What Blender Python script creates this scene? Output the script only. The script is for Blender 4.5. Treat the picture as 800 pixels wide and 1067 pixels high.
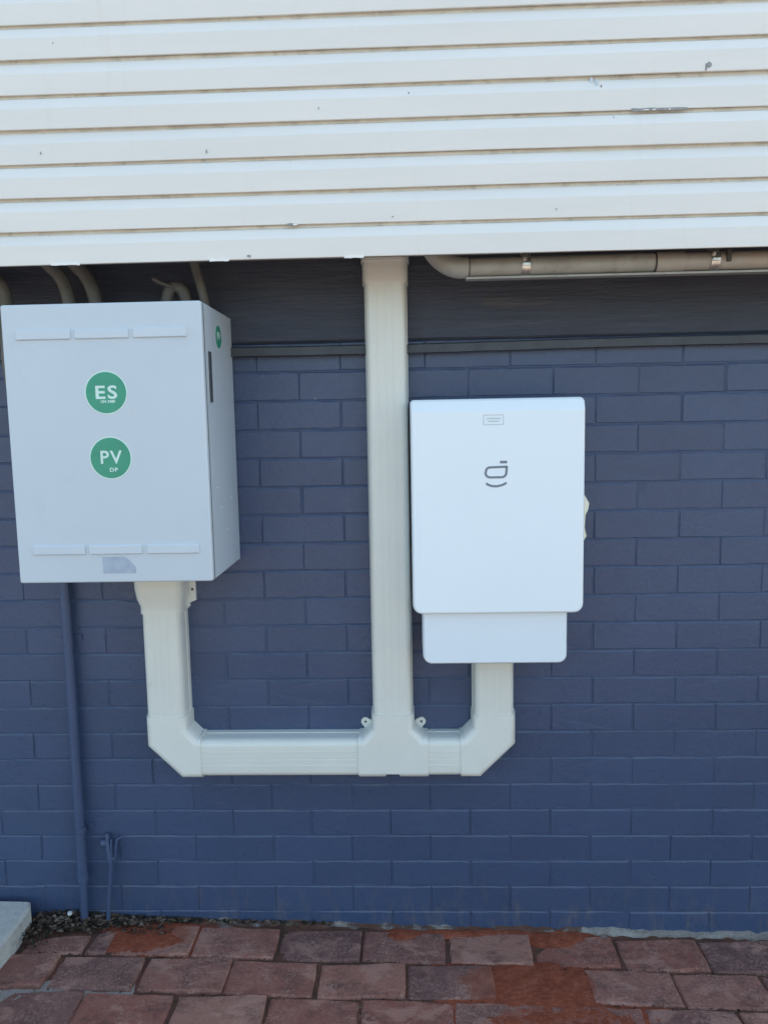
import bpy, bmesh, math, random
from mathutils import Vector, Matrix, noise as mn
for o in list(bpy.data.objects): bpy.data.objects.remove(o)
scene = bpy.context.scene
COL = scene.collection
rnd = random.Random(7)

# ------------------------------------------------------------------ camera
cam = bpy.data.cameras.new('camera'); camo = bpy.data.objects.new('camera', cam); COL.objects.link(camo)
cam.sensor_fit = 'HORIZONTAL'; cam.sensor_width = 36.0; cam.lens = 36.0
cam.clip_start = 0.05; cam.clip_end = 2000
CR = Vector((0.99931413, 0.03193008, -0.01875481)); CU = Vector((0.01497038, 0.11488836, 0.9932656)); CF = Vector((-0.03386976, 0.99286511, -0.11433156))
CP = Vector((-0.42742, -2.3095, 1.62546))
camo.matrix_world = Matrix(((CR.x, CU.x, -CF.x, CP.x), (CR.y, CU.y, -CF.y, CP.y), (CR.z, CU.z, -CF.z, CP.z), (0, 0, 0, 1)))
scene.camera = camo

# ------------------------------------------------------------------ sky, sun, exposure
SUN_EL = math.radians(52); SUN_ROT = math.radians(45)
world = bpy.data.worlds.new('World'); scene.world = world; world.use_nodes = True
wn = world.node_tree; wn.nodes.clear()
wo = wn.nodes.new('ShaderNodeOutputWorld'); wb = wn.nodes.new('ShaderNodeBackground'); sk = wn.nodes.new('ShaderNodeTexSky')
sk.sky_type = 'NISHITA'; sk.sun_disc = False; sk.sun_elevation = SUN_EL; sk.sun_rotation = SUN_ROT
sk.air_density = 1.0; sk.dust_density = 2.5; sk.ozone_density = 1.0
wb.inputs['Strength'].default_value = 0.12
wn.links.new(sk.outputs['Color'], wb.inputs['Color']); wn.links.new(wb.outputs[0], wo.inputs['Surface'])
sun = bpy.data.lights.new('sun', 'SUN'); suno = bpy.data.objects.new('sun', sun); COL.objects.link(suno)
sun.energy = 3.0; sun.angle = math.radians(0.5); sun.color = (1.0, 0.95, 0.88)
sdir = Vector((math.sin(SUN_ROT) * math.cos(SUN_EL), math.cos(SUN_ROT) * math.cos(SUN_EL), math.sin(SUN_EL)))
suno.rotation_euler = (-sdir).to_track_quat('-Z', 'Y').to_euler()
suno.location = sdir * 20
vs = scene.view_settings
vs.view_transform = 'Standard'; vs.look = 'None'; vs.gamma = 1.0; vs.use_curve_mapping = False
vs.exposure = 2.05
try:
    vs.use_white_balance = True; vs.white_balance_temperature = 7150; vs.white_balance_tint = -1.0
except Exception: pass

# ------------------------------------------------------------------ materials
def N(nt, t, **k):
    n = nt.nodes.new(t)
    for a, b in k.items(): setattr(n, a, b)
    return n
def ramp(nt, fac, stops):
    r = N(nt, 'ShaderNodeValToRGB'); el = r.color_ramp.elements
    el[0].position, el[0].color = stops[0][0], (*stops[0][1], 1)
    el[1].position, el[1].color = stops[-1][0], (*stops[-1][1], 1)
    for p, c in stops[1:-1]:
        e = el.new(p); e.color = (*c, 1)
    nt.links.new(fac, r.inputs['Fac']); return r.outputs['Color']
def mix(nt, fac, a, b, mode='MIX'):
    m = N(nt, 'ShaderNodeMix', data_type='RGBA', blend_type=mode)
    for s, v in ((m.inputs[0], fac), (m.inputs[6], a), (m.inputs[7], b)):
        if isinstance(v, (int, float)): s.default_value = v
        elif isinstance(v, tuple): s.default_value = (*v, 1)
        else: nt.links.new(v, s)
    return m.outputs[2]
def noise(nt, vec, scale, detail=4, rough=.6, dist=0.0):
    n = N(nt, 'ShaderNodeTexNoise'); n.inputs['Scale'].default_value = scale; n.inputs['Detail'].default_value = detail
    n.inputs['Roughness'].default_value = rough; n.inputs['Distortion'].default_value = dist
    nt.links.new(vec, n.inputs['Vector']); return n.outputs['Fac']
def mapping(nt, vec, scale):
    m = N(nt, 'ShaderNodeMapping'); m.inputs['Scale'].default_value = scale; nt.links.new(vec, m.inputs['Vector']); return m.outputs[0]
def math_(nt, op, a, b=None, clamp=False):
    m = N(nt, 'ShaderNodeMath', operation=op, use_clamp=clamp)
    for i, v in enumerate((a, b)):
        if v is None: continue
        if isinstance(v, (int, float)): m.inputs[i].default_value = v
        else: nt.links.new(v, m.inputs[i])
    return m.outputs[0]
def bump(nt, h, strength, dist, prev=None):
    b = N(nt, 'ShaderNodeBump'); b.inputs['Strength'].default_value = strength; b.inputs['Distance'].default_value = dist
    nt.links.new(h, b.inputs['Height'])
    if prev is not None: nt.links.new(prev, b.inputs['Normal'])
    return b.outputs[0]
def base(name, rough=.5, spec=.5, metal=0):
    m = bpy.data.materials.new(name); m.use_nodes = True; nt = m.node_tree
    p = nt.nodes['Principled BSDF']; p.inputs['Roughness'].default_value = rough
    p.inputs['Specular IOR Level'].default_value = spec; p.inputs['Metallic'].default_value = metal
    geo = N(nt, 'ShaderNodeNewGeometry')
    return m, nt, p, geo.outputs['Position']
def setc(nt, p, c):
    if isinstance(c, tuple): p.inputs['Base Color'].default_value = (*c, 1)
    else: nt.links.new(c, p.inputs['Base Color'])
def plain(name, col, rough=.5, var=.06, scale=9, metal=0, spec=.5, bmp=0.0, bscale=300, dirt=None, dscale=30, dthr=(.62, .75)):
    m, nt, p, P = base(name, rough, spec, metal)
    n = noise(nt, P, scale, 5)
    c = ramp(nt, n, [(.3, tuple(x * (1 - var) for x in col)), (.7, tuple(min(1, x * (1 + var)) for x in col))])
    if dirt:
        d = noise(nt, P, dscale, 6, .7)
        f = ramp(nt, d, [(dthr[0], (0, 0, 0)), (dthr[1], (1, 1, 1))])
        c = mix(nt, f, c, dirt)
    setc(nt, p, c)
    if bmp: nt.links.new(bump(nt, noise(nt, P, bscale, 3), bmp, .001), p.inputs['Normal'])
    return m

def wall_paint_mat(name, col, rough=.29, objvar=True, coarse=1.0):
    m, nt, p, P = base(name, rough, .45)
    n = noise(nt, P, 2.3, 5); n2 = noise(nt, P, 38, 5, .7)
    c = ramp(nt, n, [(.3, tuple(x * .92 for x in col)), (.72, tuple(x * 1.09 for x in col))])
    c = mix(nt, math_(nt, 'MULTIPLY', n2, .22), c, tuple(x * .72 for x in col))
    if objvar:
        oi = N(nt, 'ShaderNodeObjectInfo')
        v = N(nt, 'ShaderNodeHueSaturation'); nt.links.new(c, v.inputs['Color'])
        nt.links.new(math_(nt, 'ADD', math_(nt, 'MULTIPLY', oi.outputs['Random'], .10), .95), v.inputs['Value'])
        c = v.outputs['Color']
    # dust low on the wall and stray specks of pale paint
    sep = N(nt, 'ShaderNodeSeparateXYZ'); nt.links.new(P, sep.inputs[0])
    low = ramp(nt, sep.outputs['Z'], [(.02, (1, 1, 1)), (.2, (0, 0, 0))])
    dn = ramp(nt, noise(nt, mapping(nt, P, (26, 26, 9)), 1, 6, .75), [(.5, (0, 0, 0)), (.68, (1, 1, 1))])
    c = mix(nt, math_(nt, 'MULTIPLY', math_(nt, 'MULTIPLY', low, dn), .45), c, (.2, .16, .14))
    vo = N(nt, 'ShaderNodeTexVoronoi'); vo.inputs['Scale'].default_value = 11; nt.links.new(P, vo.inputs['Vector'])
    sp = math_(nt, 'LESS_THAN', vo.outputs['Distance'], .022)
    gate = math_(nt, 'GREATER_THAN', noise(nt, P, 5.1, 2), .56)
    c = mix(nt, math_(nt, 'MULTIPLY', math_(nt, 'MULTIPLY', sp, gate), .6), c, (.42, .44, .46))
    setc(nt, p, c)
    b1 = bump(nt, noise(nt, P, 420, 3), .25 * coarse, .0010)
    b2 = bump(nt, noise(nt, P, 60, 6, .72), .55 * coarse, .0026, b1)
    nt.links.new(b2, p.inputs['Normal'])
    nt.links.new(ramp(nt, n2, [(.3, (rough - .06,) * 3), (.7, (rough + .14,) * 3)]), p.inputs['Roughness'])
    return m

WALL = (.052, .078, .152)
M = {}
M['brick'] = wall_paint_mat('painted_brick', WALL)
M['mortar'] = wall_paint_mat('painted_mortar', tuple(x * .95 for x in WALL), .5, False, 1.6)
M['pipe_paint'] = wall_paint_mat('painted_pipe', tuple(x * 1.05 for x in WALL), .38, False, .5)

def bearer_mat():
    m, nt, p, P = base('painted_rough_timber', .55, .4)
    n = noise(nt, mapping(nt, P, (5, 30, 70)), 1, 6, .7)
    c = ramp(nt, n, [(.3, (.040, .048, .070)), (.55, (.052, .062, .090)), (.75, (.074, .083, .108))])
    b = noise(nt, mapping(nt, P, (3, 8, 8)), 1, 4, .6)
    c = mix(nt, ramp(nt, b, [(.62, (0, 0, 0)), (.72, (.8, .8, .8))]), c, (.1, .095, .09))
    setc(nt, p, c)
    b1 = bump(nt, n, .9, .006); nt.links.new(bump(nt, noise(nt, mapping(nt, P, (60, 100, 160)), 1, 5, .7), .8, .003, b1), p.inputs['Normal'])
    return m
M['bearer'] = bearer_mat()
M['ant_cap'] = plain('painted_metal_strip', (.058, .062, .070), .5, .22, 14, dirt=(.12, .11, .10), dscale=40, dthr=(.6, .75))

def clad_mat():
    m, nt, p, P = base('painted_cladding', .38, .45)
    n = noise(nt, mapping(nt, P, (.7, 1, 6)), 1.6, 5)
    c = ramp(nt, n, [(.3, (.70, .705, .69)), (.7, (.755, .755, .735))])
    streak = noise(nt, mapping(nt, P, (14, 4, 1.2)), 1.3, 6, .7)
    c = mix(nt, ramp(nt, streak, [(.58, (0, 0, 0)), (.8, (.28, .28, .28))]), c, (.62, .60, .54))
    vo = N(nt, 'ShaderNodeTexVoronoi'); vo.inputs['Scale'].default_value = 9; nt.links.new(mapping(nt, P, (1, 1, 1.3)), vo.inputs['Vector'])
    sp = math_(nt, 'LESS_THAN', math_(nt, 'ADD', vo.outputs['Distance'], math_(nt, 'MULTIPLY', noise(nt, P, 160, 2), .03)), .034)
    gate = math_(nt, 'GREATER_THAN', noise(nt, P, 3.7, 2), .55)
    c = mix(nt, math_(nt, 'MULTIPLY', math_(nt, 'MULTIPLY', sp, gate), .55), c, (.3, .3, .29))
    setc(nt, p, c)
    b = bump(nt, noise(nt, mapping(nt, P, (3, 6, 14)), 1, 4), .25, .004)
    nt.links.new(bump(nt, noise(nt, P, 240, 3), .12, .0008, b), p.inputs['Normal'])
    return m
M['clad'] = clad_mat()
M['clad_groove'] = plain('aged_bounce_tinted_lip', (.66, .64, .585), .5, .1, 18, dirt=(.48, .46, .41), dscale=22, dthr=(.52, .72))  # tan of age and dirt, with warm ground bounce put into the colour
M['chip'] = plain('bare_grey_chip', (.27, .275, .275), .6, .3, 120)
M['chip_white'] = plain('flaking_white_paint', (.82, .82, .80), .5, .05, 60)
M['dark'] = plain('dark_void', (.02, .02, .022), .7)
M['backing'] = plain('house_backing', (.3, .28, .25), .8)

M['duct'] = plain('cream_plastic_duct', (.69, .70, .655), .34, .035, 5, bmp=.05, bscale=90, dirt=(.60, .595, .54), dscale=16, dthr=(.6, .85))
M['duct2'] = plain('cream_plastic_fitting', (.71, .715, .67), .32, .03, 6, bmp=.04, bscale=120)
M['box'] = plain('pale_grey_powder_coat', (.525, .595, .665), .34, .025, 3, bmp=.10, bscale=900, dirt=(.475, .53, .585), dscale=7, dthr=(.58, .85))
M['box_side'] = M['box']
M['box_bar'] = plain('pale_moulded_bar', (.545, .615, .685), .36, .02, 5)
M['inv'] = plain('white_coated_steel', (.78, .86, .92), .26, .015, 2.5, bmp=.04, bscale=700)
M['inv_low'] = plain('white_coated_cover', (.72, .80, .87), .28, .015, 2.5, bmp=.04, bscale=700)
M['green'] = plain('green_sticker', (.035, .29, .19), .35, .08, 20)
M['mint'] = plain('pale_print', (.60, .78, .74), .45, .04, 30)
M['logo'] = plain('grey_print', (.17, .20, .25), .45, .05, 30)
M['logo_pale'] = plain('pale_grey_print', (.50, .57, .62), .45, .05, 30)
M['patch'] = plain('tape_residue', (.36, .43, .53), .5, .12, 40)
M['slot'] = plain('dark_latch', (.05, .055, .065), .4)
M['screw'] = plain('dull_screw_steel', (.12, .12, .12), .5, .2, 90, metal=.4)
M['ivory'] = plain('ivory_plastic', (.80, .79, .66), .22, .04, 20)
M['pvc'] = plain('grey_beige_pvc', (.33, .325, .30), .45, .12, 10, dirt=(.24, .23, .215), dscale=22, dthr=(.5, .75))
M['pvc_warm'] = plain('warm_beige_pvc', (.36, .33, .295), .45, .12, 10, dirt=(.38, .31, .26), dscale=9, dthr=(.5, .7))
M['flex'] = plain('grey_flexible_conduit', (.125, .122, .112), .55, .14, 14)
M['steel'] = plain('galvanised_steel', (.62, .62, .60), .3, .2, 60, metal=.9)
M['seam'] = plain('dark_joint', (.06, .055, .05), .7)

def paver_mat():
    m, nt, p, P = base('clay_paver', .78, .3)
    oi = N(nt, 'ShaderNodeObjectInfo')
    c = ramp(nt, oi.outputs['Random'], [(.0, (.30, .085, .060)), (.2, (.33, .140, .110)), (.4, (.20, .085, .074)), (.6, (.15, .080, .078)), (.8, (.42, .205, .155)), (1., (.30, .085, .058))])
    n = noise(nt, P, 26, 6, .7)
    c = mix(nt, ramp(nt, n, [(.4, (0, 0, 0)), (.72, (.6, .6, .6))]), c, (.38, .195, .150))
    g = noise(nt, P, 210, 4, .7)
    c = mix(nt, ramp(nt, g, [(.5, (0, 0, 0)), (.72, (.55, .55, .55))]), c, (.085, .046, .040))
    w = noise(nt, P, 120, 8, .8); w2 = noise(nt, P, 9, 4, .6)
    pale = math_(nt, 'MULTIPLY', ramp(nt, w, [(.50, (0, 0, 0)), (.60, (1, 1, 1))]), ramp(nt, w2, [(.42, (.12, .12, .12)), (.66, (.75, .75, .75))]))
    dk = noise(nt, mapping(nt, P, (1, 1.6, 1)), 13, 6, .72)
    c = mix(nt, ramp(nt, dk, [(.47, (0, 0, 0)), (.64, (.75, .75, .75))]), c, (.13, .060, .050))
    c = mix(nt, pale, c, (.50, .34, .28))
    oi2 = N(nt, 'ShaderNodeVectorMath', operation='ADD'); nt.links.new(P, oi2.inputs[0]); nt.links.new(math_(nt, 'MULTIPLY', oi.outputs['Random'], 40.0), oi2.inputs[1])
    sm = noise(nt, mapping(nt, oi2.outputs[0], (1, 1.5, 1)), 7, 9, .66, .6)
    c = mix(nt, math_(nt, 'MULTIPLY', ramp(nt, sm, [(.53, (0, 0, 0)), (.60, (.62, .62, .62))]), ramp(nt, w, [(.3, (.55, .55, .55)), (.55, (1, 1, 1))])), c, (.50, .28, .22))
    # spilt red brick dust lying over a few pavers
    sep = N(nt, 'ShaderNodeSeparateXYZ'); nt.links.new(P, sep.inputs[0])
    tot = None
    wob = math_(nt, 'MULTIPLY', math_(nt, 'SUBTRACT', noise(nt, P, 17, 8, .75), .5), 3.4)
    for cx, cy, rx, ry in ((-.13, -.262, .19, .085), (-.06, -.40, .20, .07), (-1.24, -.08, .125, .07), (.03, -.045, .09, .035), (-.47, -.05, .04, .03), (.055, -.25, .03, .07)):
        ex = math_(nt, 'DIVIDE', math_(nt, 'SUBTRACT', sep.outputs['X'], cx), rx); ey = math_(nt, 'DIVIDE', math_(nt, 'SUBTRACT', sep.outputs['Y'], cy), ry)
        r2 = math_(nt, 'ADD', math_(nt, 'MULTIPLY', ex, ex), math_(nt, 'MULTIPLY', ey, ey))
        f = math_(nt, 'SUBTRACT', 1.0, math_(nt, 'ADD', r2, wob))
        f = math_(nt, 'MULTIPLY', f, 2.2, True)
        tot = f if tot is None else math_(nt, 'MAXIMUM', tot, f)
    dust = ramp(nt, noise(nt, P, 34, 5, .7), [(.3, (.20, .055, .034)), (.5, (.30, .085, .048)), (.72, (.40, .15, .095))])
    dust = mix(nt, ramp(nt, noise(nt, P, 120, 3), [(.62, (0, 0, 0)), (.7, (.8, .8, .8))]), dust, (.06, .035, .03))
    c = mix(nt, math_(nt, 'MULTIPLY', tot, .72), c, dust)
    setc(nt, p, c)
    b = bump(nt, noise(nt, P, 40, 6, .75), .8, .007); b = bump(nt, noise(nt, P, 170, 5, .75), 1.0, .005, b)
    nt.links.new(b, p.inputs['Normal'])
    return m
M['paver'] = paver_mat()

def bed_mat():
    m, nt, p, P = base('joint_sand', .95, .2)
    n = noise(nt, P, 9, 5, .7)
    c = ramp(nt, n, [(.3, (.072, .044, .035)), (.48, (.13, .066, .048)), (.60, (.20, .085, .058)), (.68, (.30, .27, .25)), (.78, (.36, .34, .32))])
    sp = N(nt, 'ShaderNodeSeparateXYZ'); nt.links.new(P, sp.inputs[0])
    reg = math_(nt, 'MULTIPLY', math_(nt, 'LESS_THAN', math_(nt, 'ADD', sp.outputs['X'], math_(nt, 'MULTIPLY', noise(nt, P, 3, 3), .5)), -.98), math_(nt, 'LESS_THAN', sp.outputs['Y'], -.285))
    c = mix(nt, math_(nt, 'MULTIPLY', reg, .85), c, (.40, .375, .35))
    g = noise(nt, P, 260, 3)
    c = mix(nt, ramp(nt, g, [(.45, (0, 0, 0)), (.7, (.6, .6, .6))]), c, (.05, .038, .032))
    setc(nt, p, c)
    nt.links.new(bump(nt, noise(nt, P, 130, 5, .7), 1, .008), p.inputs['Normal'])
    return m
M['bed'] = bed_mat()
def fillet_mat():
    m, nt, p, P = base('old_mortar', .9, .2)
    n = noise(nt, mapping(nt, P, (7, 9, 9)), 1, 6, .7)
    c = ramp(nt, n, [(.36, (.095, .05, .036)), (.46, (.16, .075, .052)), (.52, (.12, .09, .08)), (.60, (.32, .28, .25)), (.68, (.42, .42, .41)), (.8, (.24, .27, .32))])
    sp = N(nt, 'ShaderNodeSeparateXYZ'); nt.links.new(P, sp.inputs[0])
    c = mix(nt, math_(nt, 'MULTIPLY', math_(nt, 'GREATER_THAN', math_(nt, 'ADD', sp.outputs['X'], math_(nt, 'MULTIPLY', noise(nt, P, 6, 4), .3)), .24), .7), c, (.38, .36, .335))
    c = mix(nt, ramp(nt, noise(nt, P, 160, 4, .7), [(.5, (0, 0, 0)), (.7, (.6, .6, .6))]), c, (.07, .05, .045))
    setc(nt, p, c); nt.links.new(bump(nt, noise(nt, P, 80, 6, .75), 1, .008), p.inputs['Normal'])
    return m
M['fillet'] = fillet_mat()
def ground_mat():
    m, nt, p, P = base('far_paving', .85, .25)
    b = N(nt, 'ShaderNodeTexBrick'); b.inputs['Scale'].default_value = 1.0
    b.inputs['Brick Width'].default_value = .26; b.inputs['Row Height'].default_value = .145; b.inputs['Mortar Size'].default_value = .006
    b.inputs['Color1'].default_value = (.24, .19, .165, 1); b.inputs['Color2'].default_value = (.20, .16, .15, 1); b.inputs['Mortar'].default_value = (.06, .045, .04, 1)
    nt.links.new(P, b.inputs['Vector'])
    c = mix(nt, ramp(nt, noise(nt, P, 8, 6, .7), [(.4, (0, 0, 0)), (.7, (.6, .6, .6))]), b.outputs['Color'], (.28, .23, .20))
    setc(nt, p, c); nt.links.new(bump(nt, noise(nt, P, 60, 5), .6, .006), p.inputs['Normal'])
    return m
M['ground'] = ground_mat()
def conc_mat():
    m, nt, p, P = base('weathered_concrete', .85, .25)
    c = ramp(nt, noise(nt, P, 11, 7, .7), [(.3, (.44, .435, .41)), (.7, (.58, .575, .545))])
    sep = N(nt, 'ShaderNodeNewGeometry')
    c = mix(nt, ramp(nt, noise(nt, P, 55, 6, .75), [(.5, (0, 0, 0)), (.75, (.7, .7, .7))]), c, (.30, .285, .255))
    c = mix(nt, ramp(nt, noise(nt, P, 22, 4), [(.6, (0, 0, 0)), (.75, (.5, .5, .5))]), c, (.16, .17, .11))
    setc(nt, p, c); nt.links.new(bump(nt, noise(nt, P, 90, 6, .7), .8, .004), p.inputs['Normal'])
    return m
M['conc'] = conc_mat()
def stone_mat():
    m, nt, p, P = base('loose_grit', .9, .2)
    v = N(nt, 'ShaderNodeTexVoronoi'); v.inputs['Scale'].default_value = 70; nt.links.new(P, v.inputs['Vector'])
    s = N(nt, 'ShaderNodeSeparateColor'); nt.links.new(v.outputs['Color'], s.inputs[0])
    c = ramp(nt, s.outputs[0], [(0, (.014, .012, .010)), (.4, (.034, .027, .021)), (.65, (.07, .05, .037)), (.88, (.13, .092, .07)), (1, (.22, .17, .14))])
    setc(nt, p, c); return m
M['grit'] = stone_mat()
M['pebble'] = plain('white_pebble', (.7, .68, .64), .7, .1, 60)

# ------------------------------------------------------------------ mesh helpers
def mesh_obj(name, verts, faces, mat, parent=None, smooth=False):
    me = bpy.data.meshes.new(name); me.from_pydata([tuple(v) for v in verts], [], faces); me.update()
    bm = bmesh.new(); bm.from_mesh(me); bmesh.ops.recalc_face_normals(bm, faces=bm.faces); bm.to_mesh(me); bm.free()
    if smooth:
        for f in me.polygons: f.use_smooth = True
        me.set_sharp_from_angle(angle=math.radians(38))
        weighted = True
    else: weighted = False
    for mm in (mat if isinstance(mat, (list, tuple)) else [mat]): me.materials.append(mm)
    o = bpy.data.objects.new(name, me); COL.objects.link(o)
    if weighted:
        wm = o.modifiers.new('weighted_normals', 'WEIGHTED_NORMAL'); wm.keep_sharp = True; wm.weight = 100
    if parent: o.parent = parent
    return o
def inst(name, me, parent, loc, rot=(0, 0, 0), scale=None):
    o = bpy.data.objects.new(name, me); COL.objects.link(o); o.parent = parent; o.location = loc; o.rotation_euler = rot
    if scale: o.scale = scale
    return o
def tag(o, label=None, cat=None, group=None, kind=None):
    if label: o['label'] = label
    if cat: o['category'] = cat
    if group: o['group'] = group
    if kind: o['kind'] = kind
    return o
def empty(name, loc=(0, 0, 0)):
    o = bpy.data.objects.new(name, None); COL.objects.link(o); o.location = loc; o.empty_display_size = .05; return o
class MB:
    def __init__(s): s.v = []; s.f = []
    def add(s, v, f):
        k = len(s.v); s.v += [Vector(x) for x in v]; s.f += [[i + k for i in q] for q in f]; return s
    def box(s, x0, x1, y0, y1, z0, z1, c=0.0):
        if c <= 0:
            v = [(x, y, z) for x in (x0, x1) for y in (y0, y1) for z in (z0, z1)]
            return s.add(v, [(0, 1, 3, 2), (4, 6, 7, 5), (0, 4, 5, 1), (2, 3, 7, 6), (0, 2, 6, 4), (1, 5, 7, 3)])
        bm = bmesh.new(); bmesh.ops.create_cube(bm, size=1)
        for w in bm.verts: w.co = Vector(((x0 + x1) / 2 + w.co.x * (x1 - x0), (y0 + y1) / 2 + w.co.y * (y1 - y0), (z0 + z1) / 2 + w.co.z * (z1 - z0)))
        bmesh.ops.bevel(bm, geom=list(bm.edges), offset=c, segments=2, profile=.5, affect='EDGES')
        bm.verts.index_update(); s.add([w.co.copy() for w in bm.verts], [[w.index for w in f.verts] for f in bm.faces]); bm.free(); return s
    def tube(s, pts, r, n=14, caps=True):
        pts = [Vector(p) for p in pts]; rs = r if isinstance(r, (list, tuple)) else [r] * len(pts)
        rings = []; t0 = (pts[1] - pts[0]).normalized()
        up = Vector((0, 1, 0)) if abs(t0.y) < .9 else Vector((1, 0, 0))
        a = t0.cross(up).normalized(); v = []
        for i, p in enumerate(pts):
            t = (pts[min(i + 1, len(pts) - 1)] - pts[max(i - 1, 0)]).normalized()
            a = (a - t * a.dot(t)).normalized(); b = t.cross(a)
            v += [p + (a * math.cos(2 * math.pi * k / n) + b * math.sin(2 * math.pi * k / n)) * rs[i] for k in range(n)]
        f = [(i * n + k, i * n + (k + 1) % n, (i + 1) * n + (k + 1) % n, (i + 1) * n + k) for i in range(len(pts) - 1) for k in range(n)]
        if caps: f += [list(range(n)), list(range((len(pts) - 1) * n, len(pts) * n))]
        return s.add(v, f)
    def build(s, name, mat, parent=None, smooth=False): return mesh_obj(name, s.v, s.f, mat, parent, smooth)
def arc_pts(pts, it=3):
    pts = [Vector(p) for p in pts]
    for _ in range(it):                                   # Chaikin smoothing of a polyline
        q = [pts[0]]
        for a, b in zip(pts, pts[1:]): q += [a * .75 + b * .25, a * .25 + b * .75]
        q.append(pts[-1]); pts = q
    return pts
def offset_poly(poly, d):
    """inset a polygon (x,z) by a distance per edge"""
    n = len(poly); area = sum(poly[i][0] * poly[(i + 1) % n][1] - poly[(i + 1) % n][0] * poly[i][1] for i in range(n)); sg = 1 if area > 0 else -1
    L = []
    for i in range(n):
        (x0, z0), (x1, z1) = poly[i], poly[(i + 1) % n]; l = math.hypot(x1 - x0, z1 - z0); nx, nz = -(z1 - z0) / l * sg, (x1 - x0) / l * sg
        dd = d[i] if isinstance(d, (list, tuple)) else d
        L.append((x0 + nx * dd, z0 + nz * dd, (x1 - x0) / l, (z1 - z0) / l))
    out = []
    for i in range(n):
        ax, az, ux, uz = L[i - 1]; bx, bz, wx, wz = L[i]; den = ux * wz - uz * wx
        if abs(den) < 1e-6: out.append((bx, bz)); continue
        t = ((bx - ax) * wz - (bz - az) * wx) / den; out.append((ax + ux * t, az + uz * t))
    return out
def layered(poly, layers, w=None, mb=None):
    """prism built out of the wall (towards -y) from an (x,z) outline; layers = [(inset, y)], w = weight of the inset per edge"""
    mb = mb or MB(); n = len(poly); w = w or [1] * n; v = []
    for ins, y in layers:
        q = offset_poly(poly, [ins * k for k in w]); v += [(x, y, z) for x, z in q]
    f = [(i * n + k, i * n + (k + 1) % n, (i + 1) * n + (k + 1) % n, (i + 1) * n + k) for i in range(len(layers) - 1) for k in range(n)]
    f += [list(range(n)), list(range((len(layers) - 1) * n, len(layers) * n))]
    return mb.add(v, f)
def rrect(x0, x1, z0, z1, r, seg=6):
    """rounded rectangle; r = (bottom left, bottom right, top right, top left)"""
    if not isinstance(r, (list, tuple)): r = (r,) * 4
    out = []
    for (cx, cz, a0, rr) in ((x0 + r[0], z0 + r[0], 180, r[0]), (x1 - r[1], z0 + r[1], 270, r[1]), (x1 - r[2], z1 - r[2], 0, r[2]), (x0 + r[3], z1 - r[3], 90, r[3])):
        for k in range(seg + 1):
            a = math.radians(a0 + 90 * k / seg); out.append((cx + rr * math.cos(a), cz + rr * math.sin(a)))
    return out

# ------------------------------------------------------------------ ground and paving
GA, GB = .0052, -.026                                    # the ground falls gently to the right
def gz(x): return GA + GB * x
def slab_sheet(name, x0, x1, y0, y1, dz, mat, nx=2, ny=2, rough=0.0):
    v = []; f = []
    for i in range(nx):
        for j in range(ny):
            x = x0 + (x1 - x0) * i / (nx - 1); y = y0 + (y1 - y0) * j / (ny - 1); v.append((x, y, gz(max(-6, min(6, x))) + dz + rnd.uniform(-rough, rough)))
    for i in range(nx - 1):
        for j in range(ny - 1): f.append((i * ny + j, (i + 1) * ny + j, (i + 1) * ny + j + 1, i * ny + j + 1))
    return mesh_obj(name, v, f, mat, smooth=rough > 0)
v = []; f = []
xs = [-600, -6, 6, 600]; ys = [-600, -2.72, 600]
for x in xs:
    for y in ys: v.append((x, y, gz(max(-6, min(6, x))) - .03))
for i in range(3):
    for j in range(2): f.append((i * 3 + j, (i + 1) * 3 + j, (i + 1) * 3 + j + 1, i * 3 + j + 1))
ground = mesh_obj('ground', v, f, M['ground']); tag(ground, 'red brown paved ground running out from the wall', 'ground', kind='structure')
paving = slab_sheet('paving', -3.0, 2.6, -2.72, .03, -.0085, M['bed'], 190, 94, .0035)
tag(paving, 'worn red brown clay brick paving at the foot of the blue wall', 'paving', kind='structure')

def paver_mesh(k):
    r = random.Random(100 + k); L, W, H = .2545 - r.uniform(0, .004), .1395 - r.uniform(0, .004), .05; per = []
    nx, ny = 5, 3
    cs = [(-L / 2 + L * i / nx, -W / 2) for i in range(nx)] + [(L / 2, -W / 2 + W * i / ny) for i in range(ny)] + [(L / 2 - L * i / nx, W / 2) for i in range(nx)] + [(-L / 2, W / 2 - W * i / ny) for i in range(ny)]
    corner = {0, nx, nx + ny, 2 * nx + ny}
    top = []; mid = []; bot = []
    for i, (x, y) in enumerate(cs):
        s = .985 if i not in corner else r.uniform(.955, .985)
        x, y = x * (1 if i not in corner else r.uniform(.975, 1)), y * (1 if i not in corner else r.uniform(.96, 1))
        x += r.uniform(-.0016, .0016); y += r.uniform(-.0016, .0016); e = r.uniform(.004, .008)
        l = math.hypot(x, y); ix, iy = x - e * (1 if x > 0 else -1) * (abs(abs(x) - L / 2) < .012), y - e * (1 if y > 0 else -1) * (abs(abs(y) - W / 2) < .012)
        top.append((ix + r.uniform(-.002, .002), iy + r.uniform(-.002, .002), r.uniform(-.0018, .0006))); mid.append((x, y, -r.uniform(.003, .0065))); bot.append((x, y, -H))
    n = len(cs); v = top + mid + bot
    f = [list(range(n))] + [(a * n + k2, a * n + (k2 + 1) % n, (a + 1) * n + (k2 + 1) % n, (a + 1) * n + k2) for a in range(2) for k2 in range(n)]
    me = bpy.data.meshes.new('paver'); me.from_pydata(v, [], f); me.update()
    bm = bmesh.new(); bm.from_mesh(me); bmesh.ops.recalc_face_normals(bm, faces=bm.faces); bm.to_mesh(me); bm.free()
    me.materials.append(M['paver']); return me
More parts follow.
